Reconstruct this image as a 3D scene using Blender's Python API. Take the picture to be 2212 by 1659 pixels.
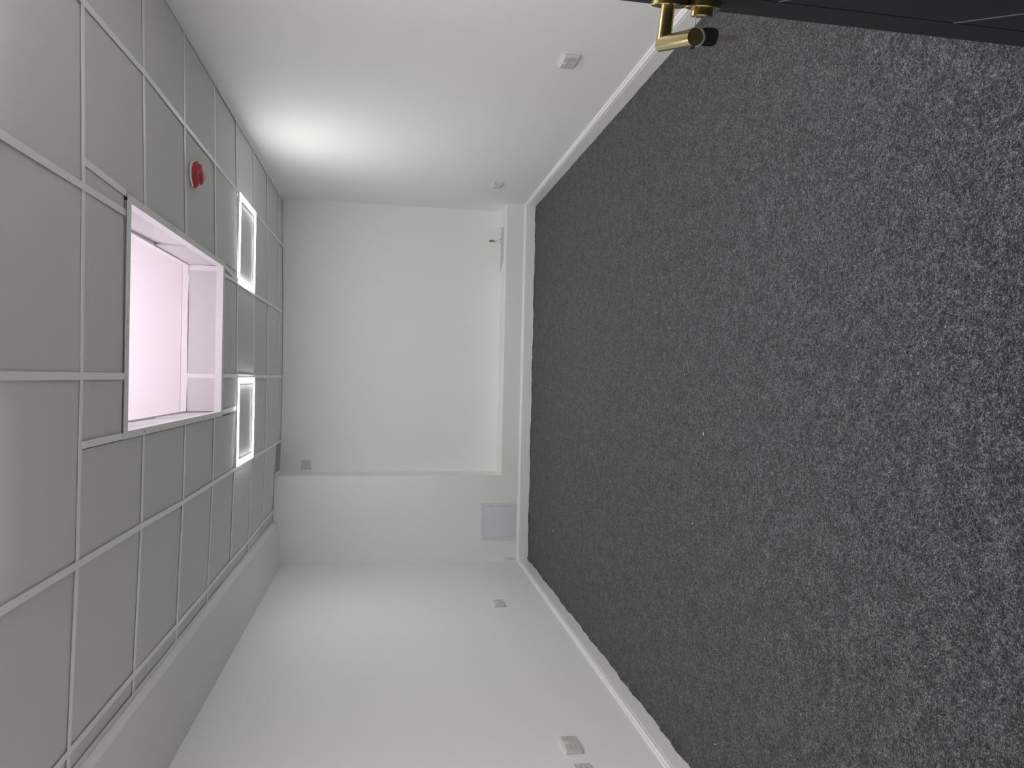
import bpy, bmesh, math, random
from mathutils import Vector, Matrix
random.seed(7)
S = bpy.context.scene
COL = S.collection
for o in list(bpy.data.objects): bpy.data.objects.remove(o)

# ------------------------------------------------------------------ camera
FPX = 1550.256
YAW, PITCH, ROLL = -0.00668, 0.17431, 0.01869
CAM = Vector((0.01574, -6.63433, 1.3607))
cy, sy, cp, sp = math.cos(YAW), math.sin(YAW), math.cos(PITCH), math.sin(PITCH)
fwd = Vector((sy*cp, cy*cp, -sp)); r0 = Vector((cy, -sy, 0)); u0 = r0.cross(fwd)
c_, s_ = math.cos(ROLL), math.sin(ROLL)
rv = c_*r0 + s_*u0; uv = -s_*r0 + c_*u0
cam_d = bpy.data.cameras.new('camera'); cam = bpy.data.objects.new('camera', cam_d); COL.objects.link(cam)
cam_d.sensor_fit = 'HORIZONTAL'; cam_d.sensor_width = 36.0
cam_d.lens = 36.0*FPX/2212.0
cam_d.clip_start = 0.02; cam_d.clip_end = 50
X, Y, Z = -uv, rv, -fwd      # the photo was taken on its side: picture-right is world-down
cam.matrix_world = Matrix(((X.x, Y.x, Z.x, CAM.x), (X.y, Y.y, Z.y, CAM.y), (X.z, Y.z, Z.z, CAM.z), (0, 0, 0, 1)))
S.camera = cam

# ------------------------------------------------------------------ world, light levels, exposure
w = bpy.data.worlds.new('world'); S.world = w; w.use_nodes = True
w.node_tree.nodes['Background'].inputs[0].default_value = (0.75, 0.78, 0.85, 1)
w.node_tree.nodes['Background'].inputs[1].default_value = 0.10
LED_STRENGTH = 46.5
LED_NEAR = 97.0
LED_COLOR = (0.955, 1.0, 0.96)
SKY_STRENGTH = 2.1
SKY_COLOR = (1.0, 0.875, 0.97)
S.view_settings.view_transform = 'Standard'; S.view_settings.look = 'None'
S.view_settings.gamma = 1.0; S.view_settings.use_curve_mapping = False
S.view_settings.exposure = 0.0
S.cycles.max_bounces = 12; S.cycles.diffuse_bounces = 8; S.cycles.glossy_bounces = 4; S.cycles.transmission_bounces = 4

# ------------------------------------------------------------------ helpers
def mat(name, color, rough=0.6, metal=0.0, spec=0.5, emit=None, strength=0, trans=0.0):
    m = bpy.data.materials.new(name); m.use_nodes = True
    b = m.node_tree.nodes['Principled BSDF']
    b.inputs['Base Color'].default_value = (*color, 1)
    b.inputs['Roughness'].default_value = rough; b.inputs['Metallic'].default_value = metal
    b.inputs['Specular IOR Level'].default_value = spec
    if trans: b.inputs['Transmission Weight'].default_value = trans
    if emit: b.inputs['Emission Color'].default_value = (*emit, 1); b.inputs['Emission Strength'].default_value = strength
    return m
def nd(m, kind, **kw):
    n = m.node_tree.nodes.new(kind)
    for k, v in kw.items():
        if k in n.inputs.keys(): n.inputs[k].default_value = v
        else: setattr(n, k, v)
    return n
def lk(m, a, b): m.node_tree.links.new(a, b)
def bump_noise(m, scale, strength, dist=0.001, detail=4):
    tc = nd(m, 'ShaderNodeTexCoord'); n = nd(m, 'ShaderNodeTexNoise', Scale=scale, Detail=detail)
    lk(m, tc.outputs['Object'], n.inputs['Vector'])
    b = nd(m, 'ShaderNodeBump', Strength=strength, Distance=dist); lk(m, n.outputs['Fac'], b.inputs['Height'])
    lk(m, b.outputs['Normal'], m.node_tree.nodes['Principled BSDF'].inputs['Normal'])
def tint_noise(m, scale, c1, c2, detail=3, lo=0.35, hi=0.65):
    tc = nd(m, 'ShaderNodeTexCoord'); n = nd(m, 'ShaderNodeTexNoise', Scale=scale, Detail=detail)
    lk(m, tc.outputs['Object'], n.inputs['Vector'])
    r = nd(m, 'ShaderNodeValToRGB'); r.color_ramp.elements[0].position = lo; r.color_ramp.elements[1].position = hi
    r.color_ramp.elements[0].color = (*c1, 1); r.color_ramp.elements[1].color = (*c2, 1)
    lk(m, n.outputs['Fac'], r.inputs['Fac']); lk(m, r.outputs['Color'], m.node_tree.nodes['Principled BSDF'].inputs['Base Color'])
    return r

def link(name, bm, m, parent=None, smooth=False, bevel=0, M=None):
    me = bpy.data.meshes.new(name)
    bmesh.ops.recalc_face_normals(bm, faces=bm.faces)
    if M is not None: bm.transform(M)
    bm.to_mesh(me); bm.free()
    for mm in (m if isinstance(m, list) else [m]): me.materials.append(mm)
    if smooth:
        for p in me.polygons: p.use_smooth = True
        try: me.set_sharp_from_angle(angle=math.radians(38))
        except Exception: pass
    o = bpy.data.objects.new(name, me); COL.objects.link(o)
    if parent is not None: o.parent = parent
    if bevel:
        md = o.modifiers.new('bevel', 'BEVEL'); md.width = bevel; md.segments = 3; md.limit_method = 'ANGLE'
    return o
def empty(name, loc=(0, 0, 0), parent=None):
    o = bpy.data.objects.new(name, None); COL.objects.link(o); o.location = loc; o.empty_display_size = 0.05
    if parent is not None: o.parent = parent
    return o
def struct(o): o['kind'] = 'structure'; return o
def tag(o, label, cat, group=None):
    o['label'] = label; o['category'] = cat
    if group: o['group'] = group
    return o
def box(bm, x0, x1, y0, y1, z0, z1, bev=0.0, seg=2, mi=0):
    r = bmesh.ops.create_cube(bm, size=1.0)
    vs = r['verts']
    for v in vs:
        v.co = Vector((x0+(v.co.x+.5)*(x1-x0), y0+(v.co.y+.5)*(y1-y0), z0+(v.co.z+.5)*(z1-z0)))
    fs = set(f for v in vs for f in v.link_faces)
    for f in fs: f.material_index = mi
    if bev:
        es = list(set(e for v in vs for e in v.link_edges))
        bmesh.ops.bevel(bm, geom=es, offset=bev, segments=seg, affect='EDGES', profile=0.5)
    return vs
def cyl(bm, p0, p1, r0_, r1_=None, seg=32, mi=0):
    r1_ = r0_ if r1_ is None else r1_
    p0, p1 = Vector(p0), Vector(p1); d = p1-p0
    q = d.to_track_quat('Z', 'Y').to_matrix().to_4x4(); q.translation = (p0+p1)/2
    r = bmesh.ops.create_cone(bm, cap_ends=True, segments=seg, radius1=r0_, radius2=r1_, depth=d.length, matrix=q)
    for v in r['verts']:
        for f in v.link_faces: f.material_index = mi
    return r['verts']
def lathe(bm, prof, seg=40, axis='Z', M=None):
    rings = []
    for (rr, z) in prof:
        if rr < 1e-6: rings.append([bm.verts.new((0, 0, z))])
        else: rings.append([bm.verts.new((rr*math.cos(2*math.pi*k/seg), rr*math.sin(2*math.pi*k/seg), z)) for k in range(seg)])
    for a, b in zip(rings[:-1], rings[1:]):
        for k in range(seg):
            k2 = (k+1) % seg
            if len(a) == 1 and len(b) == 1: continue
            if len(a) == 1: bm.faces.new((a[0], b[k], b[k2]))
            elif len(b) == 1: bm.faces.new((a[k], a[k2], b[0]))
            else: bm.faces.new((a[k], a[k2], b[k2], b[k]))
    if M is not None: bmesh.ops.transform(bm, matrix=M, verts=[v for r in rings for v in r])
def slab(bm, pts, up, mi=0):
    """prism: polygon pts (list of Vector) extruded by vector up"""
    a = [bm.verts.new(p) for p in pts]; b = [bm.verts.new(Vector(p)+Vector(up)) for p in pts]
    n = len(a); fs = [bm.faces.new(a), bm.faces.new(b[::-1])]
    for k in range(n): fs.append(bm.faces.new((a[k], b[k], b[(k+1) % n], a[(k+1) % n])))
    for f in fs: f.material_index = mi
def tube(bm, pts, r, seg=10, closed=False):
    pts = [Vector(p) for p in pts]; n = len(pts); rings = []
    for k, p in enumerate(pts):
        a = pts[(k-1) % n] if (closed or k > 0) else p; b = pts[(k+1) % n] if (closed or k < n-1) else p
        t = (b-a).normalized(); ref = Vector((0.12, 0.33, 0.94)) if abs(t.z) < .93 else Vector((1, 0, 0))
        s = t.cross(ref).normalized(); q = s.cross(t)
        rings.append([bm.verts.new(p+r*(math.cos(2*math.pi*i/seg)*s+math.sin(2*math.pi*i/seg)*q)) for i in range(seg)])
    R = list(range(n)) if closed else list(range(n-1))
    for k in R:
        A, B = rings[k], rings[(k+1) % n]
        for i in range(seg): bm.faces.new((A[i], A[(i+1) % seg], B[(i+1) % seg], B[i]))
    if not closed: bm.faces.new(rings[0]); bm.faces.new(rings[-1][::-1])

# ------------------------------------------------------------------ materials
M_wall = mat('wall_paint', (0.83, 0.83, 0.815), 0.62, spec=0.3); bump_noise(M_wall, 60, 0.12, 0.002, 5)
M_back = mat('wall_paint_back', (0.83, 0.83, 0.815), 0.62, spec=0.3)
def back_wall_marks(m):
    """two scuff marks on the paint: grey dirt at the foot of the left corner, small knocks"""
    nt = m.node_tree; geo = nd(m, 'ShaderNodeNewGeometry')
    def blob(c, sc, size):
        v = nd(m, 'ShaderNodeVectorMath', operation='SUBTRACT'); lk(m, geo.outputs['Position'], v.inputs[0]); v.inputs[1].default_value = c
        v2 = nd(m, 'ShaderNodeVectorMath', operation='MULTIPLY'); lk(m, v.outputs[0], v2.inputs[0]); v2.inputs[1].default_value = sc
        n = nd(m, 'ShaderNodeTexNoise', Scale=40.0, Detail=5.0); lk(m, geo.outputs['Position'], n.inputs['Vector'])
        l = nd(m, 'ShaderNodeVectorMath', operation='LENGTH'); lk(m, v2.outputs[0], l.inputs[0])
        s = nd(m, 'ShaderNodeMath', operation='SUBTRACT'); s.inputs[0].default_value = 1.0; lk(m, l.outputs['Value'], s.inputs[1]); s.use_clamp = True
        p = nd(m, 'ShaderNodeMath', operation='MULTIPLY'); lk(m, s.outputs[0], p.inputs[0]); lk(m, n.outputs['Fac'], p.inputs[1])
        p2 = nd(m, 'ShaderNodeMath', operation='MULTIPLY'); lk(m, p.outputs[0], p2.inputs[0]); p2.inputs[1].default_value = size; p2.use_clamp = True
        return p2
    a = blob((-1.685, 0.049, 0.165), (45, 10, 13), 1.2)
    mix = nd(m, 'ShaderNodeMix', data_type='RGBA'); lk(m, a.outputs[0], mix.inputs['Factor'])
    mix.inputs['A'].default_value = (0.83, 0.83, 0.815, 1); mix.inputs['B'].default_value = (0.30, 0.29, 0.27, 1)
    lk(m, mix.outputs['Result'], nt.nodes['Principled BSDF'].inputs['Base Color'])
bump_noise(M_back, 60, 0.12, 0.002, 5); back_wall_marks(M_back)
M_gloss = mat('skirting_gloss', (0.84, 0.835, 0.83), 0.28, spec=0.5)
M_boxlit = mat('boxing_lit_gloss', (0.92, 0.925, 0.915), 0.3, spec=1.0)
M_tile = mat('ceiling_tile_face', (0.715, 0.718, 0.715), 0.85, spec=0.2); bump_noise(M_tile, 350, 0.15, 0.001, 3)
M_bar = mat('grid_enamel', (0.90, 0.90, 0.885), 0.3, spec=1.0)
M_trim = mat('opening_trim_enamel', (0.78, 0.785, 0.775), 0.35, spec=0.7)
M_shaft = mat('shaft_board', (0.80, 0.78, 0.79), 0.6, spec=0.3)
M_panel = mat('shaft_edge_board', (0.70, 0.69, 0.70), 0.6, spec=0.3)
M_lite = mat('shaft_enamel', (0.88, 0.87, 0.875), 0.4, spec=0.5)
M_led = mat('led_diffuser', (0.9, 0.9, 0.9), 0.5, emit=LED_COLOR, strength=LED_STRENGTH)
M_led_near = mat('led_diffuser_near', (0.9, 0.9, 0.9), 0.5, emit=(1.0, 0.965, 0.97), strength=LED_NEAR)
M_sky = mat('opal_rooflight', (0.9, 0.85, 0.9), 0.5, emit=SKY_COLOR, strength=SKY_STRENGTH)
M_white = mat('white_enamel', (0.8, 0.8, 0.8), 0.35)
M_plast = mat('socket_plastic', (0.60, 0.585, 0.56), 0.32, spec=0.5)
M_rock = mat('switch_plastic', (0.74, 0.73, 0.70), 0.3)
M_dark = mat('dark_recess', (0.03, 0.03, 0.03), 0.8)
M_pin = mat('pin_recess', (0.10, 0.095, 0.09), 0.8)
M_screw = mat('steel_screw', (0.35, 0.34, 0.32), 0.35, metal=0.8)
M_grey = mat('access_grey', (0.72, 0.735, 0.79), 0.42, spec=0.4)
M_door = mat('door_charcoal', (0.0085, 0.0088, 0.011), 0.5, spec=0.28); bump_noise(M_door, 200, 0.08, 0.001)
M_inlay = mat('inlay_grey', (0.15, 0.15, 0.155), 0.4)
M_brass = mat('satin_brass', (0.60, 0.47, 0.21), 0.24, metal=1.0)
M_steel = mat('key_steel', (0.62, 0.58, 0.50), 0.3, metal=1.0)
M_nickel = mat('ring_nickel', (0.88, 0.88, 0.86), 0.3, metal=0.35)
M_black = mat('key_black_plastic', (0.012, 0.012, 0.013), 0.4)
M_red = mat('alarm_red', (0.50, 0.025, 0.035), 0.35, spec=0.5)
M_lens = mat('alarm_red_lens', (0.62, 0.10, 0.11), 0.12, spec=0.6, trans=0.45)
M_plaster = mat('torn_plaster_brown', (0.36, 0.24, 0.16), 0.9); tint_noise(M_plaster, 160, (0.10, 0.06, 0.04), (0.40, 0.29, 0.21), 4)
M_ledge_patch = mat('ledge_patch_grey', (0.56, 0.56, 0.57), 0.7)
M_carpet = mat('carpet_grey', (0.08, 0.08, 0.083), 0.97, spec=0.08)
def carpet(m):
    tc = nd(m, 'ShaderNodeTexCoord'); geo = tc.outputs['Object']
    dist = nd(m, 'ShaderNodeTexNoise', Scale=70.0, Detail=2.0); lk(m, geo, dist.inputs['Vector'])
    add = nd(m, 'ShaderNodeVectorMath', operation='MULTIPLY_ADD'); lk(m, dist.outputs['Color'], add.inputs[0])
    add.inputs[1].default_value = (.018, .018, .018); lk(m, geo, add.inputs[2])
    n1 = nd(m, 'ShaderNodeTexNoise', Scale=240.0, Detail=4.0, Roughness=0.72); lk(m, add.outputs[0], n1.inputs['Vector'])
    n2 = nd(m, 'ShaderNodeTexNoise', Scale=14.0, Detail=3.0, Roughness=0.6); lk(m, geo, n2.inputs['Vector'])
    n3 = nd(m, 'ShaderNodeTexNoise', Scale=75.0, Detail=3.0, Roughness=0.7); lk(m, add.outputs[0], n3.inputs['Vector'])
    m0 = nd(m, 'ShaderNodeMath', operation='MULTIPLY_ADD'); lk(m, n2.outputs['Fac'], m0.inputs[0]); m0.inputs[1].default_value = 0.12; lk(m, n1.outputs['Fac'], m0.inputs[2])
    mm = nd(m, 'ShaderNodeMath', operation='MULTIPLY_ADD'); lk(m, n3.outputs['Fac'], mm.inputs[0]); mm.inputs[1].default_value = 0.34; lk(m, m0.outputs[0], mm.inputs[2])
    r = nd(m, 'ShaderNodeValToRGB'); e = r.color_ramp.elements
    e[0].position = .615; e[0].color = (.011, .011, .0125, 1); e[1].position = .86; e[1].color = (.215, .216, .224, 1)
    x = e.new(.70); x.color = (.026, .026, .0285, 1); x = e.new(.775); x.color = (.082, .0825, .087, 1)
    lk(m, mm.outputs[0], r.inputs['Fac']); lk(m, r.outputs['Color'], m.node_tree.nodes['Principled BSDF'].inputs['Base Color'])
    b = nd(m, 'ShaderNodeBump', Strength=0.8, Distance=0.004); lk(m, mm.outputs[0], b.inputs['Height'])
    lk(m, b.outputs['Normal'], m.node_tree.nodes['Principled BSDF'].inputs['Normal'])
carpet(M_carpet)
_b = M_carpet.node_tree.nodes['Principled BSDF']; _b.inputs['Sheen Weight'].default_value = .17; _b.inputs['Sheen Roughness'].default_value = .45

# ------------------------------------------------------------------ room dimensions (metres)
XR, XL = 1.66, -1.70
YN = -6.36                      # near wall, inner face
REC = 0.343                     # depth of the wall niche
def yb(x): return -0.0146*(x-XR)  # the far wall is a little out of square
PX = -0.892                     # pier edge
LED_Z = 0.270                   # top of the low ledge
H = 2.335
def zc(x): return H + 0.0118*(min((x-.007)**2, 2.3)-2.0)   # the grid sags a little in the middle
TOP = 2.80

# floor: carpet with a slightly ragged, lifted edge along the skirting
bm = bmesh.new()
def ragged(t, k):
    return max(0, .0035+.0035*math.sin(t*9+k)+.0025*math.sin(t*31+2*k)+.0012*math.sin(t*95+k*3)+random.uniform(-.0008, .0008))
EL, ER = XL+.0175, XR-.0175
def strip(p0, p1, inw, k, amp=1.0):
    p0, p1, inw = Vector(p0), Vector(p1), Vector(inw); n = max(2, int((p1-p0).length/.02))
    prev = None
    for i in range(n+1):
        t = i/n; p = p0.lerp(p1, t); L = (p1-p0).length*t
        a = bm.verts.new((p.x, p.y, amp*ragged(L, k)+.001)); m_ = bm.verts.new((p.x+inw.x*.3, p.y+inw.y*.3, amp*ragged(L, k)*.8+.001)); b = bm.verts.new((p.x+inw.x, p.y+inw.y, 0.0))
        if prev:
            bm.faces.new((prev[0], a, m_, prev[1])); bm.faces.new((prev[1], m_, b, prev[2]))
        prev = (a, m_, b)
I = .04
yL, yR = yb(EL)-.0175, yb(ER)-.0175
strip((EL, YN, 0), (EL, yL, 0), (I, 0, 0), 1.0, 1.35)
strip((ER, YN, 0), (ER, yR, 0), (-I, 0, 0), 2.3, .35)
strip((EL, yL, 0), (ER, yR, 0), (0, -I, 0), 4.1, .8)
f = bm.faces.new([bm.verts.new(p) for p in ((EL+I, YN, 0), (ER-I, YN, 0), (ER-I, yR-I, 0), (EL+I, yL-I, 0))])
for (xa, xb_) in ((EL, EL+I), (ER-I, ER)):   # small corner fills
    bm.faces.new([bm.verts.new(p) for p in ((xa, yb(xa)-.0175-I, .0), (xb_, yb(xb_)-.0175-I, .0), (xb_, yb(xb_)-.018, .0005), (xa, yb(xa)-.018, .0005))])
box(bm, XL-.1, XR+.1, YN-1.4, .5, -.12, -.004)
box(bm, -.52, .34, YN-1.4, YN+.001, -.004, 0.0)
struct(link('floor', bm, M_carpet))

# walls
bm = bmesh.new(); box(bm, XR, XR+.12, YN-.1, REC+.12, -.1, TOP); struct(link('wall_right', bm, M_wall))
bm = bmesh.new(); box(bm, XL-.12, XL, YN-.1, REC+.12, -.1, TOP); struct(link('wall_left', bm, M_wall))
# far wall: pier, niche and low ledge in one plastered piece
bm = bmesh.new()
def prism(pts2, z0, z1): slab(bm, [Vector((x, y, z0)) for x, y in pts2], (0, 0, z1-z0))
prism([(XL, yb(XL)), (PX, yb(PX)), (PX, REC), (XL, REC)], 0, TOP)
prism([(PX, yb(PX)), (XR, yb(XR)), (XR, REC), (PX, REC)], 0, LED_Z)
prism([(XL, REC), (XR, REC), (XR, REC+.12), (XL, REC+.12)], 0, TOP)
o = struct(link('wall_back', bm, M_back))
# near wall with the doorway the camera looks through
DX0, DX1 = -.50, .30
bm = bmesh.new()
box(bm, XL, DX0, YN-.1, YN, 0, TOP); box(bm, DX1, XR, YN-.1, YN, 0, TOP); box(bm, DX0, DX1, YN-.1, YN, 2.02, TOP)
struct(link('wall_front', bm, M_wall))
bm = bmesh.new()   # door lining
box(bm, DX0, DX0+.025, YN-.12, YN+.012, 0, 2.02); box(bm, DX1-.002, DX1+.02, YN-.12, YN+.0, 0, 2.02); box(bm, DX0, DX1, YN-.12, YN+.012, 1.995, 2.02)
struct(link('trim_2', bm, M_gloss))

# boxing under the ceiling along the left wall (its edge runs slightly out of line)
bm = bmesh.new()
NB = 24
rows = []
for k in range(NB+1):
    y = YN + (yb(-1.3)+.02-YN)*k/NB
    xb = -1.286 - .028*max(0, (y+4.0)/4.0) + .0015*math.sin(y*2.3)
    zt = zc(xb)+.03; zb = zc(xb)-.046+.0015*math.sin(y*3.1); zw = 2.258
    rows.append([bm.verts.new(p) for p in ((xb, y, zt), (xb, y, zb+.003), (xb-.003, y, zb), (XL, y, zw), (XL, y, zt))])
for a, b in zip(rows[:-1], rows[1:]):
    for i in range(5):
        f = bm.faces.new((a[i], a[(i+1) % 5], b[(i+1) % 5], b[i]))
        if i == 0: f.material_index = 1     # narrow upright face: gloss, its paler colour standing in for light on it
bm.faces.new(rows[0]); bm.faces.new(rows[-1][::-1])
struct(link('trim_1', bm, [M_wall, M_boxlit]))

# skirting boards
SK = [(0, 0), (.018, 0), (.018, .0780), (.0172, .0797), (.0115, .0803), (.0115, .0835), (.0162, .0842), (.0160, .0895), (.0135, .0945), (.0095, .0985), (.0085, .1000), (.0085, .1030), (.0060, .1060), (.0, .1069)]
def skirt(name, segs):
    bm = bmesh.new()
    for (p0, p1, inw, m0, m1) in segs:
        p0, p1, inw = Vector(p0), Vector(p1), Vector(inw); d = (p1-p0).normalized()
        ra = [bm.verts.new(p0+inw*t+d*(t*m0)+Vector((0, 0, z))) for t, z in SK]
        rb = [bm.verts.new(p1+inw*t-d*(t*m1)+Vector((0, 0, z))) for t, z in SK]
        n = len(SK)
        for k in range(n): bm.faces.new((ra[k], ra[(k+1) % n], rb[(k+1) % n], rb[k]))
        bm.faces.new(ra); bm.faces.new(rb[::-1])
    return struct(link(name, bm, M_gloss))
skirt('baseboard_left', [((XL, YN, 0), (XL, -3.0345, 0), (1, 0, 0), 0, 0), ((XL, -3.0333, 0), (XL, yb(XL), 0), (1, 0, 0), 0, 1)])
skirt('baseboard_right', [((XR, YN, 0), (XR, yb(XR), 0), (-1, 0, 0), 0, 1)])
skirt('baseboard_back', [((XL, yb(XL), 0), (XR, yb(XR), 0), (0, -1, 0), 1, 1)])
skirt('baseboard_front', [((XL, YN, 0), (DX0-.0, YN, 0), (0, 1, 0), 1, 0), ((DX1+.02, YN, 0), (XR, YN, 0), (0, 1, 0), 0, 1)])

# ------------------------------------------------------------------ ceiling
OX0, OX1, OY0, OY1 = -.207, .642, -3.745, -2.205       # clear opening of the light shaft
TX0, TX1, TY0, TY1 = -.235, .672, -3.785, -2.165       # outside of its trim
bm = bmesh.new()                                       # the roof deck above the suspended grid
box(bm, XL, OX0-.06, YN, REC, 2.68, 2.80); box(bm, OX1+.06, XR, YN, REC, 2.68, 2.80)
box(bm, OX0-.06, OX1+.06, YN, OY0-.06, 2.68, 2.80); box(bm, OX0-.06, OX1+.06, OY1+.06, REC, 2.68, 2.80)
ceiling = struct(link('ceiling', bm, M_dark))
XS = {-2: -1.201, -1: -.601, 0: -.001, 1: .599, 2: 1.199}
YS = [-4.155+.6*k for k in range(-3, 8)]               # index 3 is the row just before the shaft
DEV = {(2, 3): (-.014, .005), (2, 4): (.006, -.014), (2, 5): (.001, -.024), (2, 6): (.001, -.007), (2, 7): (-.003, -.008), (2, 9): (.007, .012), (2, 10): (.016, .02),
       (1, 7): (.010, 0), (1, 9): (-.001, .02), (0, 7): (.004, .008), (-1, 4): (-.001, .008), (-1, 5): (-.009, .012), (-1, 6): (-.006, .012), (-1, 7): (-.003, .006),
       (-1, 9): (-.001, .02), (-1, 8): (.004, .01), (-2, 3): (.007, -.009), (-2, 4): (.010, -.012), (-2, 5): (.001, -.016), (-2, 6): (-.003, -.010), (-2, 7): (0, -.010), (-2, 8): (-.006, .01), (-2, 9): (.004, .015)}
def node(i, j):
    d = DEV.get((i, j), (0, 0)); x = XS[i]+d[0]; y = YS[j]+d[1]
    return Vector((x, y, zc(x)))
XW0, XW1 = -1.286, XR-.001
def lx(y): return XW0 - .028*max(0, (y+4.0)/4.0)
def bar(pts, width=.024, drop=0.0, name='tee_bar', m=None, th=.0012):
    """inverted T section along a polyline"""
    bm = bmesh.new(); w2 = width/2
    sec = [(-w2, 0), (w2, 0), (w2, th), (.0012, th), (.0012, .034), (-.0012, .034), (-.0012, th), (-w2, th)]
    rings = []
    for k, p in enumerate(pts):
        a = pts[max(k-1, 0)]; b = pts[min(k+1, len(pts)-1)]; t = (b-a); t.z = 0; t.normalize(); s = Vector((t.y, -t.x, 0))
        rings.append([bm.verts.new(p+s*u+Vector((0, 0, v-drop))) for u, v in sec])
    for A, B in zip(rings[:-1], rings[1:]):
        for i in range(len(sec)): bm.faces.new((A[i], A[(i+1) % 8], B[(i+1) % 8], B[i]))
    bm.faces.new(rings[0]); bm.faces.new(rings[-1][::-1])
    return link(name, bm, m or M_bar, ceiling)
def P3(x, y): return Vector((x, y, zc(x)))
LAST = len(YS)-1
ybk = lambda x: REC-.001 if x > PX else yb(x)-.001
# main tees (running away from the door)
def main(i, j0, j1, head=None, tail=None, drop=.003):
    pts = ([head] if head else []) + [node(i, j) for j in range(j0, j1+1)] + ([tail] if tail else [])
    bar(pts, drop=drop)
main(2, 0, LAST, P3(XS[2], YN), P3(1.211, ybk(1.2)))
main(-1, 0, LAST, P3(XS[-1], YN), P3(-.606, ybk(-.6)))
main(-2, 0, LAST-1, P3(XS[-2], YN), P3(-1.204, yb(-1.2)-.001))
for i in (1, 0):
    main(i, 0, 3, P3(XS[i], YN), P3(XS[i], TY0+.004)); main(i, 7, LAST, P3(XS[i]+.002, TY1-.004), P3(XS[i], ybk(0)))
bar([P3(.680, YS[3]+.01), P3(.672, TY0+.01)], drop=.003)
bar([P3(-.222, YS[3]+.01), P3(-.222, TY0+.01)], drop=.003)
bar([P3(.655, TY1-.01), P3(.616, YS[7]-.005)], drop=.006)
bar([P3(-.213, TY1-.01), P3(-.205, YS[7]-.01)], drop=.003)
# cross tees, one object per line or per side of the shaft
def cross(j):
    y = YS[j]; ids = [-2, -1, 0, 1, 2]
    left = P3(lx(y), y+DEV.get((-2, j), (0, 0))[1]); right = P3(XW1, y+DEV.get((2, j), (0, 0))[1])
    if j in (4, 5, 6):
        yl = y+DEV.get((-1, j), (0, 0))[1]
        bar([left, node(-2, j), node(-1, j), P3(TX0+.004, yl)], drop=.0018); bar([P3(TX1-.004, y+DEV.get((2, j), (0, 0))[1]*.4), node(2, j), right], drop=.0018)
    elif j == LAST: bar([P3(PX+.002, y+.02)]+[node(i, j) for i in (-1, 0, 1, 2)]+[right], drop=.0018)
    else: bar([left]+[node(i, j) for i in ids]+[right], drop=.0018)
for j in range(len(YS)): cross(j)
# wall angle round the edge
def angle(p0, p1, inw):
    bm = bmesh.new(); p0, p1, inw = Vector(p0), Vector(p1), Vector(inw); n = 10
    prev = None
    for k in range(n+1):
        p = p0.lerp(p1, k/n)
        sec = [p+Vector((0, 0, -.004)), p+inw*.024+Vector((0, 0, -.004)), p+inw*.024+Vector((0, 0, -.0028)), p+inw*.0014+Vector((0, 0, -.0028)), p+inw*.0014+Vector((0, 0, .02)), p+Vector((0, 0, .02))]
        r = [bm.verts.new(Vector((q.x, q.y, q.z+zc(p.x)))) for q in sec]
        if prev:
            for i in range(6): bm.faces.new((prev[i], prev[(i+1) % 6], r[(i+1) % 6], r[i]))
        prev = r
    link('wall_angle', bm, M_bar, ceiling)
angle((XR, YN, 0), (XR, REC, 0), (-1, 0, 0)); angle((XR, REC, 0), (PX, REC, 0), (0, -1, 0))
angle((PX, REC, 0), (PX, yb(PX), 0), (1, 0, 0)); angle((PX, yb(PX), 0), (-1.314, yb(-1.31), 0), (0, -1, 0))
angle((-1.286, YN, 0), (-1.286, -4, 0), (1, 0, 0)); angle((-1.286, -4, 0), (-1.314, 0, 0), (1, 0, 0))
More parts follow.
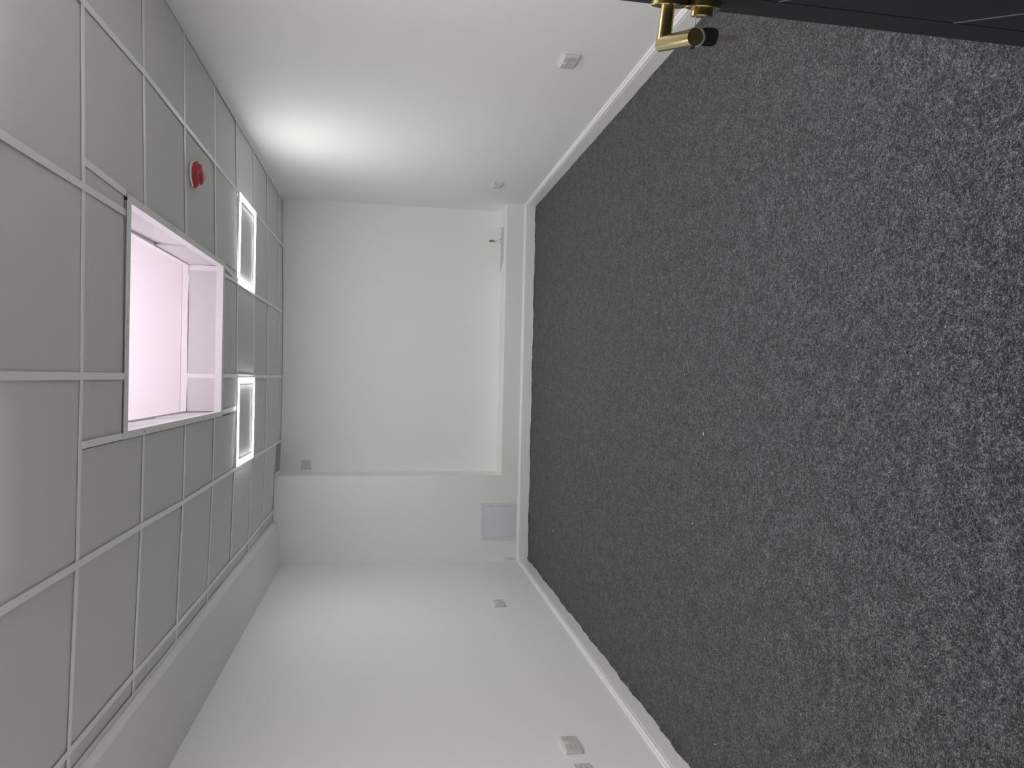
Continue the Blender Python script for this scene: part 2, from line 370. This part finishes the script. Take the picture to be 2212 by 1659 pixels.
# tiles
def tile(c00, c10, c11, c01, skip=False):
    """four corners (near-left, near-right, far-right, far-left) -> loose laid tile, slightly uneven"""
    cx = sum((c for c in (c00, c10, c11, c01)), Vector())/4
    bm = bmesh.new(); pts = []
    for c in (c00, c10, c11, c01):
        d = cx-c; p = c + Vector((math.copysign(.0055, d.x), math.copysign(.0055, d.y), 0)); p.z += .0004+random.uniform(0, .0035)
        pts.append(p)
    pts[2].z = pts[1].z+pts[3].z-pts[0].z
    slab(bm, pts, (0, 0, .012))
    return link('ceiling_tile', bm, M_tile, ceiling)
cols = [-2, -1, 0, 1, 2]
LIGHT_CELLS = {(1, 7), (-1, 7), (1, 1), (-1, 1)}
cells = {}
for j in range(-1, len(YS)):
    def nd_(i, jj):
        if jj < 0: return P3(XS[i], YN+.02)
        if jj >= len(YS): return P3(XS[i], ybk(XS[i])-.01)
        return node(i, jj)
    if j+1 > LAST: 
        yy = REC-.012
    for ci in range(-3, 3):
        # near-left, near-right, far-right, far-left
        def corner(i, jj):
            y = YN+.004 if jj < 0 else (YS[jj] if jj < len(YS) else REC-.004)
            if i <= -3: return P3(lx(y)+.006, y)
            if i >= 3: return P3(XR-.006, y+(DEV.get((2, jj), (0, 0))[1] if 0 <= jj < len(YS) else 0))
            if jj < 0 or jj >= len(YS): return P3(XS[i], y)
            return node(i, jj)
        if j == LAST and ci < -1:
            continue
        a, b, c, d = corner(ci, j), corner(ci+1, j), corner(ci+1, j+1), corner(ci, j+1)
        if ci in (-2, -3) and j == 9:      # last row in front of the pier is cut short
            c = P3(c.x, yb(c.x)-.006); d = P3(d.x, yb(d.x)-.006)
        if (ci, j) in LIGHT_CELLS: cells[(ci, j)] = (a, b, c, d); continue
        if ci in (-1, 0, 1) and 3 <= j <= 6:
            if ci == 1:        # between the shaft and the right-hand main tee
                a = P3(TX1-.002 if j > 3 else .680, a.y); d = P3(TX1-.002, d.y)
                tile(a, b, c, d)
            elif ci == -1:
                b = P3(TX0+.002, b.y); c = P3(TX0+.002, c.y); tile(a, b, c, d)
            if j == 3:
                y0, y1 = YS[3], TY0
                if ci == 0: tile(P3(XS[0], y0), P3(XS[1], y0), P3(XS[1], y1), P3(XS[0], y1))
                if ci == 1: tile(P3(XS[1], y0), P3(.68, y0), P3(.674, y1), P3(XS[1], y1))
                if ci == -1: tile(P3(-.222, y0), P3(XS[0], y0), P3(XS[0], y1), P3(-.222, y1))
            if j == 6:
                y0, y1 = TY1, YS[7]
                if ci == 0: tile(P3(XS[0], y0), P3(XS[1], y0), P3(XS[1], y1), P3(XS[0], y1))
                if ci == 1: tile(P3(XS[1], y0), P3(.655, y0), P3(.616, y1), P3(XS[1], y1)); tile(P3(.655, y0), P3(TX1+.003, y0), P3(TX1+.003, y1), P3(.616, y1))
                if ci == -1: tile(P3(-.210, y0), P3(XS[0], y0), P3(XS[0], y1), P3(-.205, y1)); tile(P3(TX0-.003, y0), P3(-.213, y0), P3(-.205, y1), P3(TX0-.003, y1))
            continue
        tile(a, b, c, d)

# ------------------------------------------------------------------ roof light shaft (window_1)
win = struct(empty('window_1', ((OX0+OX1)/2, (OY0+OY1)/2, zc(.2))))
wl = Vector(win.location)
Minv = Matrix.Translation(-wl)
zo = zc(.2)-.002
def wpart(name, bm, m, **k): return link(name, bm, m, win, M=Minv, **k)
ZL, ZP, ZF = zo+.034, zo+.185, zo+.221     # lip top, side-panel top, frame top
# ceiling trim (outer angle) : four mitred-looking lengths
for (x0, x1, y0, y1) in ((TX0, OX0, TY0, TY1), (OX1, TX1, TY0, TY1), (OX0, OX1, TY0, OY0), (OX0, OX1, OY1, TY1)):
    bm = bmesh.new(); box(bm, x0, x1, y0, y1, zo-.0035, zo-.0020)
    lb = bmesh.new()
    if x1 == OX0: box(lb, OX0-.0015, OX0, OY0, OY1, zo-.0020, ZL)
    elif x0 == OX1: box(lb, OX1, OX1+.0015, OY0, OY1, zo-.0020, ZL)
    elif y1 == OY0: box(lb, OX0, OX1, OY0-.0015, OY0, zo-.0020, ZL)
    else: box(lb, OX0, OX1, OY1, OY1+.0015, zo-.0020, ZL)
    tr = wpart('ceiling_trim', bm, M_trim); link('lip', lb, M_lite, tr, M=Minv)
    ys = []
    if x1 == OX0: ys = [(-.221, -3.55), (-.221, -2.62), (-.221, -2.97)]
    if x0 == OX1: ys = [(.657, -3.18), (.657, -2.66), (.657, -2.30)]
    if y1 == OY0: ys = [(.20, -3.765)]
    if y0 == OY1: ys = [(.35, -2.185), (-.10, -2.185)]
    for (sx, sy_) in ys:
        bm = bmesh.new(); cyl(bm, (sx, sy_, zo-.0050), (sx, sy_, zo-.0035), .0032, seg=12); s = link('screw', bm, M_screw, tr, M=Minv)
# edge panels of the shaft between lip and frame
def panel(p0, p1, outw, z0=None, z1=None, lean=0.0):
    p0, p1, outw = Vector(p0), Vector(p1), Vector(outw); z0 = ZL-.02 if z0 is None else z0; z1 = ZP if z1 is None else z1
    bm = bmesh.new(); o_ = outw*.003
    pts = [p0+o_+Vector((0, 0, z0)), p1+o_+Vector((0, 0, z0)), p1+o_+outw*lean+Vector((0, 0, z1)), p0+o_+Vector((0, 0, z1))]
    slab(bm, pts, outw*.010); wpart('side_panel', bm, M_panel)
g_ = .0016
for a, b, ln in ((OY0, -3.43, 0), (-3.43+g_, -2.83, .013), (-2.83+g_, -2.30, .0), (-2.30+g_, OY1, 0)):
    panel((OX1, a, 0), (OX1, b, 0), (1, 0, 0), lean=ln)
for a, b, ln in ((OY0, -3.40, 0), (-3.40+g_, -2.80, .006), (-2.80+g_, OY1, .006)):
    panel((OX0, a, 0), (OX0, b, 0), (-1, 0, 0), lean=ln)
for a, b in ((OX0, -.001), (-.001+g_, OX1)):
    panel((a, OY1, 0), (b, OY1, 0), (0, 1, 0)); panel((a, OY0, 0), (b, OY0, 0), (0, -1, 0))
# joint strips on the far and near panels
bm = bmesh.new(); box(bm, -.013, .011, OY1+.0005, OY1+.0028, ZL, ZP); wpart('joint_strip', bm, M_lite)
bm = bmesh.new(); box(bm, OX1-.03, OX1+.001, OY1+.0008, OY1+.0028, ZL, ZP-.001); wpart('joint_strip', bm, M_lite)
# frame at the head of the panels
bm = bmesh.new(); ins = .003
for (x0, x1, y0, y1) in ((OX0-.03, OX0+ins, OY0-.03, OY1+.03), (OX1-ins, OX1+.03, OY0-.03, OY1+.03), (OX0+ins, OX1-ins, OY0-.03, OY0+ins), (OX0+ins, OX1-ins, OY1-ins*.2, OY1+.03)):
    box(bm, x0, x1, y0, y1, ZP+.003, ZF)
wpart('inner_frame', bm, M_lite)
# plastered upper shaft and opal dome light
bm = bmesh.new(); ZT = 3.15; q_ = .004
box(bm, OX0-.06, OX0-q_, OY0-.06, OY1+.06, ZF+.004, ZT); box(bm, OX1+q_, OX1+.06, OY0-.06, OY1+.06, ZF+.004, ZT)
box(bm, OX0-q_, OX1+q_, OY0-.06, OY0-q_, ZF+.004, ZT); box(bm, OX0-q_, OX1+q_, OY1+q_, OY1+.06, ZF+.004, ZT)
wpart('shaft_wall', bm, M_shaft)
bm = bmesh.new(); box(bm, OX0-.06, OX1+.06, OY0-.06, OY1+.06, ZT, ZT+.012); wpart('roof_light_pane', bm, M_sky)

# ------------------------------------------------------------------ LED frame lights
def light(cell, label, m=M_led):
    a, b, c, d = cell
    ctr = (a+b+c+d)/4; z = zc(ctr.x)-.0012
    t = empty('ceiling_light', (ctr.x, ctr.y, z)); tag(t, label, 'ceiling light', 'square LED frame lights in the ceiling grid')
    h = .2925
    def ring(bm, ro, ri, z0, z1):
        for (x0, x1, y0, y1) in ((-ro, ro, -ro, -ri), (-ro, ro, ri, ro), (-ro, -ri, -ri, ri), (ri, ro, -ri, ri)): box(bm, x0, x1, y0, y1, z0, z1)
    bm = bmesh.new(); ring(bm, h, h-.004, -.0075, .006); link('outer_frame', bm, M_white, t)
    bm = bmesh.new(); ring(bm, h-.004, h-.039, -.0105, .004); link('light_strip', bm, m, t)
    bm = bmesh.new(); ring(bm, h-.039, h-.0415, -.0075, .006); link('inner_frame', bm, M_white, t)
    bm = bmesh.new(); box(bm, -h+.0415, h-.0415, -h+.0415, h-.0415, .001, .014); link('centre_tile', bm, M_tile, t)
light(cells[(1, 7)], 'lit square LED frame light nearest the right wall, beyond the red alarm')
light(cells[(-1, 7)], 'lit square LED frame light left of the other lit one, nearer the boxed-in left side')
light(cells[(1, 1)], 'square LED frame light on the right, nearest the door, beyond the picture edge', M_led_near)
light(cells[(-1, 1)], 'square LED frame light on the left, nearest the door, beyond the picture edge', M_led_near)

# ------------------------------------------------------------------ fire alarm sounder on the ceiling
al = empty('fire_alarm', (1.000, -2.845, zc(1.0)-.001)); tag(al, 'red domed fire alarm sounder on a white base, fixed to the ceiling tile', 'fire alarm')
Fl = Matrix.Rotation(math.pi, 4, 'X')
bm = bmesh.new(); lathe(bm, [(0, 0), (.063, 0), (.065, .003), (.063, .009), (.060, .0105), (0, .0105)], 48, M=Fl); link('base', bm, M_white, al, smooth=True)
bm = bmesh.new(); lathe(bm, [(0, .0105), (.060, .0105), (.0615, .013), (.0605, .022), (.056, .030), (.051, .032), (0, .032)], 12, M=Fl)
for s in (-1, 1):
    cyl(bm, (.062*s, .010*s, -.022), (.062*s, .010*s, -.0105), .007, seg=16)
link('sounder_body', bm, M_red, al)
bm = bmesh.new(); lathe(bm, [(.0535, .031), (.0530, .040), (.048, .047), (.036, .0525), (.018, .0550), (0, .0555)], 40, M=Fl); link('lens', bm, M_lens, al, smooth=True)
bm = bmesh.new(); lathe(bm, [(0, .032), (.024, .032), (.021, .045), (0, .047)], 20, M=Fl); link('beacon_core', bm, M_red, al, smooth=True)

# ------------------------------------------------------------------ sockets (local: x along wall, z up, -y out of the wall)
def rotz(a): return Matrix.Rotation(a, 4, 'Z')
def plate_mesh(wd, ht, dp, r=.006, bev=.0055):
    bm = bmesh.new(); rings = []
    def rr(w2, h2, rad, y):
        pts = []
        for (cx, cz, a0) in ((w2-rad, h2-rad, 0), (-w2+rad, h2-rad, 90), (-w2+rad, -h2+rad, 180), (w2-rad, -h2+rad, 270)):
            for k in range(5):
                a = math.radians(a0+22.5*k); pts.append(bm.verts.new((cx+rad*math.cos(a), y, cz+rad*math.sin(a))))
        return pts
    A = rr(wd/2, ht/2, r, 0); B = rr(wd/2, ht/2, r, -dp*.45); Cc = rr(wd/2-bev, ht/2-bev, r*.7, -dp)
    for P, Q in ((A, B), (B, Cc)):
        for k in range(20): bm.faces.new((P[k], P[(k+1) % 20], Q[(k+1) % 20], Q[k]))
    bm.faces.new(A); bm.faces.new(Cc[::-1]); return bm
def double_socket(loc, ang, label):
    D = .0165
    bm = plate_mesh(.146, .086, D, bev=.0075)
    o = link('double_socket', bm, M_plast); o.location = loc; o.rotation_euler = (0, 0, ang)
    tag(o, label, 'wall socket', 'double switched wall sockets')
    for s in (-1, 1):
        bm = bmesh.new()
        vs = box(bm, s*.0075-.0055, s*.0075+.0055, -D-.0035, -D+.001, .014, .034, .001)
        for v in bm.verts:
            if v.co.y < -D-.002 and v.co.z > .028: v.co.y += .002
        link('rocker_switch', bm, M_rock, o)
        cx = s*.038; e = -D-.0002
        bm = bmesh.new(); box(bm, cx-.002, cx+.002, e, -D+.001, .006, .0145); link('pin_hole', bm, M_pin, o)
        for q in (-1, 1): bm = bmesh.new(); box(bm, cx+q*.0115-.0028, cx+q*.0115+.0028, e, -D+.001, -.0165, -.0130); link('pin_hole', bm, M_pin, o)
        bm = bmesh.new(); cyl(bm, (s*.0605, -D-.0006, 0), (s*.0605, -D+.001, 0), .0026, seg=14); link('screw', bm, M_screw, o)
    bm = bmesh.new(); box(bm, -.0155, .0155, -D-.00022, -D+.001, .0125, .0355); link('switch_surround', bm, M_plast, o)
    return o
double_socket((XR, -3.037, .462), -math.pi/2, 'white double socket on the right wall near the brass door handle')
double_socket((XR, -.615, .462), -math.pi/2, 'small white double socket far down the right wall beside the niche')
double_socket((XL, -3.385, .474), math.pi/2, 'whole white double socket, near one on the left wall')
double_socket((XL, -3.632, .474), math.pi/2, 'white double socket cut by the picture edge, closest to the camera on the left wall')
double_socket((XL, -1.250, .482), math.pi/2, 'white double socket far down the left wall near the grey hatch')
# blank plate high in the niche
o = link('outlet_plate', plate_mesh(.088, .088, .010), M_plast); o.location = (-.826, REC, 2.083)
tag(o, 'square white single outlet plate high in the niche corner, under the ceiling', 'outlet plate')
for s in (-1, 1):
    bm = bmesh.new(); cyl(bm, (s*.030, -.0112, .002), (s*.030, -.009, .002), .0032, seg=14); link('screw', bm, M_screw, o)
bm = bmesh.new(); box(bm, -.011, .011, -.0112, -.009, -.006, .010, .0015); link('cord_outlet', bm, M_plast, o)
bm = bmesh.new(); box(bm, -.008, .008, -.0106, -.009, -.022, -.019); link('cord_slot', bm, M_plast, o)

# ------------------------------------------------------------------ access hatch
ang_b = math.atan(-0.0146)
ax = -1.330
t = empty('access_panel', (ax, yb(ax), .1275)); t.rotation_euler = (0, 0, ang_b)
tag(t, 'grey square access panel low on the far wall above the skirting board', 'access panel')
bm = bmesh.new(); W = .1745; Hh = .329; fw = .026
for (x0, x1, z0, z1) in ((-W, W, 0, fw), (-W, W, Hh-fw, Hh), (-W, -W+fw, fw, Hh-fw), (W-fw, W, fw, Hh-fw)): box(bm, x0, x1, -.0055, 0, z0, z1)
link('frame', bm, M_grey, t, bevel=.001)
bm = bmesh.new(); box(bm, -W+fw+.0012, W-fw-.0012, -.0045, 0, fw+.0012, Hh-fw-.0012, .0008); link('door', bm, M_grey, t)
for sx in (-.06, .07):
    bm = bmesh.new(); box(bm, W-fw-.001, W-fw+.001, -.0058, -.004, .165+sx-.02, .165+sx+.02); link('catch_slot', bm, M_pin, t)

# ------------------------------------------------------------------ torn plaster with pipe tail in the niche
bm = bmesh.new(); n = 26; cen = bm.verts.new((0, -.006, .0)); ringv = []; r2 = []
for k in range(n):
    a = 2*math.pi*k/n; wx = .0105 if math.sin(a) > 0 else .0075
    x = 1.25*wx*math.cos(a)*(1+random.uniform(-.18, .18)); z = .040*math.sin(a)*(1+random.uniform(-.06, .06))
    if z < -.01: x *= .45
    ringv.append(bm.verts.new((x, 0, z))); r2.append(bm.verts.new((x*.6, -.004-random.uniform(0, .003), z*.75)))
for k in range(n):
    k2 = (k+1) % n; bm.faces.new((ringv[k], ringv[k2], r2[k2], r2[k])); bm.faces.new((r2[k], r2[k2], cen))
hole = link('plaster_scar', bm, M_plaster); hole.location = (1.366, REC, .351)
tag(hole, 'brown torn plaster scar in the niche wall just above the ledge', 'wall damage')
bm = bmesh.new(); tube(bm, [(1.372, REC+.002, .312), (1.372, REC-.010, .300), (1.373, REC-.013, .286), (1.373, REC-.013, LED_Z)], .0055, 12)
tl = link('pipe_stub', bm, M_white, smooth=True); tag(tl, 'short white pipe end between the brown plaster scar and the ledge', 'pipe')
for x, zz, s, nm in ((1.385, .276, .0045, 'right of the white pipe end'), (1.358, .277, .0045, 'left of the white pipe end'), (1.494, LED_Z+.002, .0055, 'alone on the ledge towards the right wall')):
    bm = bmesh.new(); cyl(bm, (x, REC-.0015, zz+.002), (x, REC+.001, zz+.002), s, seg=14); o = link('drill_hole', bm, M_dark)
    tag(o, 'small dark hole in the niche wall, '+nm, 'hole')
bm = bmesh.new(); slab(bm, [Vector(p) for p in ((1.06, REC-.001, LED_Z), (1.47, REC-.001, LED_Z), (1.495, .165, LED_Z), (1.16, .165, LED_Z))], (0, 0, .0012))  # thin flat sheet on the ledge top, greyer than the wall around it
o = link('ledge_patch', bm, M_ledge_patch); tag(o, 'long grey strip on top of the white ledge in the niche', 'unpainted patch')

# ------------------------------------------------------------------ door (local: x towards the free edge, y into the room, z up)
F0 = Vector((.5408, -5.7010, 0)); dd = Vector((.357, .934, 0)).normalized(); nn = Vector((-dd.y, dd.x, 0))
DM = Matrix(((dd.x, nn.x, 0, F0.x), (dd.y, nn.y, 0, F0.y), (0, 0, 1, 0), (0, 0, 0, 1)))
door = empty('door_1'); door.matrix_world = DM; struct(door)
X0, X1, XI0, XI1 = -.688, .070, -.550, -.068
bm = bmesh.new(); box(bm, X0, X1, -.044, -.004, .008, 1.985); link('door_leaf', bm, M_door, door, bevel=.001)
for (a, b) in ((X0, XI0-.0025), (XI1+.0025, X1)):
    bm = bmesh.new(); box(bm, a, b, -.0042, 0, .008, 1.985, .0008); link('stile', bm, M_door, door)
bm = bmesh.new(); box(bm, XI0+.0025, XI1-.0025, -.0042, 0, .008, 1.985, .0008); pn = link('centre_panel', bm, M_door, door)
z = .083
while z < 1.95:
    bm = bmesh.new(); box(bm, XI0+.004, XI1-.003, -.001, .0006, z-.0018, z+.0018); link('inlay_line', bm, M_inlay, pn); z += .26
ZH = .9888
hd = empty('lever_handle', (0, 0, ZH), door)
def disc(name, z, r, h, parent, zoff=0):
    bm = bmesh.new(); Rm = Matrix.Rotation(-math.pi/2, 4, 'X')
    lathe(bm, [(0, 0), (r, 0), (r, h-.0012), (r-.0012, h), (0, h)], 64, M=Matrix.Translation((0, 0, z)) @ Rm)
    return link(name, bm, M_brass, parent, smooth=True)
disc('rose', 0, .0237, .0105, hd)
# mitred round lever: neck out of the door, grip back towards the hinge
bm = bmesh.new(); seg = 40; rl = .0102; ex = .0565; Lg = .116
def mitre_ring(kind):
    vs = []
    for k in range(seg):
        a = 2*math.pi*k/seg; u, v = rl*math.cos(a), rl*math.sin(a)
        if kind == 0: vs.append(bm.verts.new((u*.93, .0100, v*.93)))
        elif kind == 1: vs.append(bm.verts.new((u, ex+u, v)))           # 45 degree mitre plane
        else: vs.append(bm.verts.new((-Lg, ex+u, v)))
    return vs
A, B, Cc = mitre_ring(0), mitre_ring(1), mitre_ring(2)
for P, Q in ((A, B), (B, Cc)):
    for k in range(seg): bm.faces.new((P[k], P[(k+1) % seg], Q[(k+1) % seg], Q[k]))
bm.faces.new(A); bm.faces.new(Cc[::-1])
link('lever', bm, M_brass, hd, smooth=True)
es = empty('keyhole_escutcheon', (0, 0, ZH-.0497), door)
disc('escutcheon_rose', 0, .0245, .0085, es)
bm = bmesh.new(); lathe(bm, [(0, 0), (.0150, 0), (.0150, .0172), (.0138, .0185), (.0, .0185)], 36, M=Matrix.Rotation(-math.pi/2, 4, 'X')); link('lock_collar', bm, M_brass, es, smooth=True)

# ------------------------------------------------------------------ keys hanging from the lock
kb = empty('bunch_of_keys', DM @ Vector((0, .0187, .9455))); kb.rotation_euler = DM.to_euler()
tag(kb, 'bunch of two black-headed keys hanging from the lock under the brass handle', 'keys')
def key(name, M_, thin=1.0):
    """key: blade along -z, bow above, flat in x"""
    bm = bmesh.new()
    pts = [(-.0042, 0), (.0042, 0), (.0042, -.030), (.0020, -.0335), (-.0005, -.0325), (-.0022, -.029), (-.0012, -.0265), (-.0030, -.024), (-.0018, -.021), (-.0036, -.018), (-.0022, -.015), (-.0042, -.012)]
    slab(bm, [Vector((x*thin, -.0011*thin, z)) for x, z in pts], (0, .0022*thin, 0))
    if thin == 1.0: box(bm, .0010, .0026, -.0014, .0014, -.030, 0)
    b = link(name, bm, M_steel, kb, M=M_)
    bm = bmesh.new(); ro = []
    hs = 1.0 if thin == 1.0 else .72
    for k in range(28):
        a = 2*math.pi*k/28; ca, sa = math.cos(a), math.sin(a)
        ro.append(Vector((hs*.0118*math.copysign(abs(ca)**.6, ca), -.003, .0135+.0135*math.copysign(abs(sa)**.6, sa))))
    slab(bm, ro, (0, .006, 0)); bmesh.ops.bevel(bm, geom=[e for e in bm.edges], offset=.0009, segments=2, affect='EDGES')
    h_ = link('key_head', bm, M_black, b, M=M_)
    bm = bmesh.new(); cyl(bm, (0, -.0034, .0215), (0, .0034, .0215), .0026, seg=16); link('ring_hole', bm, M_nickel, b, M=M_)
# the one in the lock: blade horizontal (into the door), lying flat
Mk1 = Matrix.Rotation(math.radians(-90), 4, 'X') @ Matrix.Scale(.62, 4, (1, 0, 0))
Mk1 = Matrix(((0, 1, 0, 0), (0, 0, 1, 0), (1, 0, 0, 0), (0, 0, 0, 1)))        # local x->z?, y->x, z->y
# columns: key x (width) -> local x (along the door), key y (thickness) -> local z, key z (bow) -> local y (out of the door)
Mk1 = Matrix(((1, 0, 0, .002), (0, 0, 1, .0145), (0, -1, 0, .0005), (0, 0, 0, 1)))
key('key', Mk1, .35)
# the hanging one, seen broadside
Mk2 = Matrix.Translation((.000, .0228, -.0352)) @ Matrix.Rotation(math.radians(-3), 4, 'X') @ Matrix.Rotation(math.radians(74), 4, 'Z') 
key('key', Mk2)
bm = bmesh.new(); pts = []
for k in range(36):
    a = 2*math.pi*k/36; pts.append((.003*math.sin(a)+.001, .0255+.0116*math.cos(a), -.0018+.0116*math.sin(a)))
tube(bm, pts, .0017, 10, closed=True); tube(bm, [(p[0]-.0033, p[1], p[2]) for p in pts], .0017, 10, closed=True)
link('split_ring', bm, M_nickel, kb, smooth=True)

# ------------------------------------------------------------------ crumbs on the carpet
def crumb(x, y, s, col, label, elong=1.6):
    bm = bmesh.new(); bmesh.ops.create_icosphere(bm, subdivisions=2, radius=1)
    for v in bm.verts:
        k = 1+random.uniform(-.22, .22); v.co = Vector((v.co.x*s*elong*k, v.co.y*s*k, v.co.z*s*.5*k))
    o = link('crumb', bm, col); o.location = (x, y, s*.35); o.rotation_euler = (0, 0, random.uniform(0, 3)); tag(o, label, 'crumb', 'crumbs of debris on the carpet')
M_cr = mat('crumb_cream', (0.8, 0.76, 0.66), 0.8); M_leaf = mat('crumb_brown', (0.26, 0.13, 0.07), 0.9)
crumb(-.204, -3.718, .0038, M_cr, 'largest cream crumb near the middle of the grey carpet')
crumb(.056, -3.504, .0021, M_cr, 'small pale crumb on the carpet just right of the largest one')
crumb(.615, -3.557, .0022, M_cr, 'pale crumb on the carpet, halfway between the middle and the right wall')
crumb(-.612, -3.625, .0028, M_cr, 'pale crumb on the carpet, left of the largest cream one')
crumb(-1.208, -.971, .0045, M_cr, 'pale crumb on the carpet in front of the grey access panel')
crumb(-1.467, -3.890, .0030, M_cr, 'pale crumb near the left skirting by the sockets')
crumb(1.354, -3.651, .0055, M_leaf, 'brown flake on the carpet near the keys and right wall', 1.9)
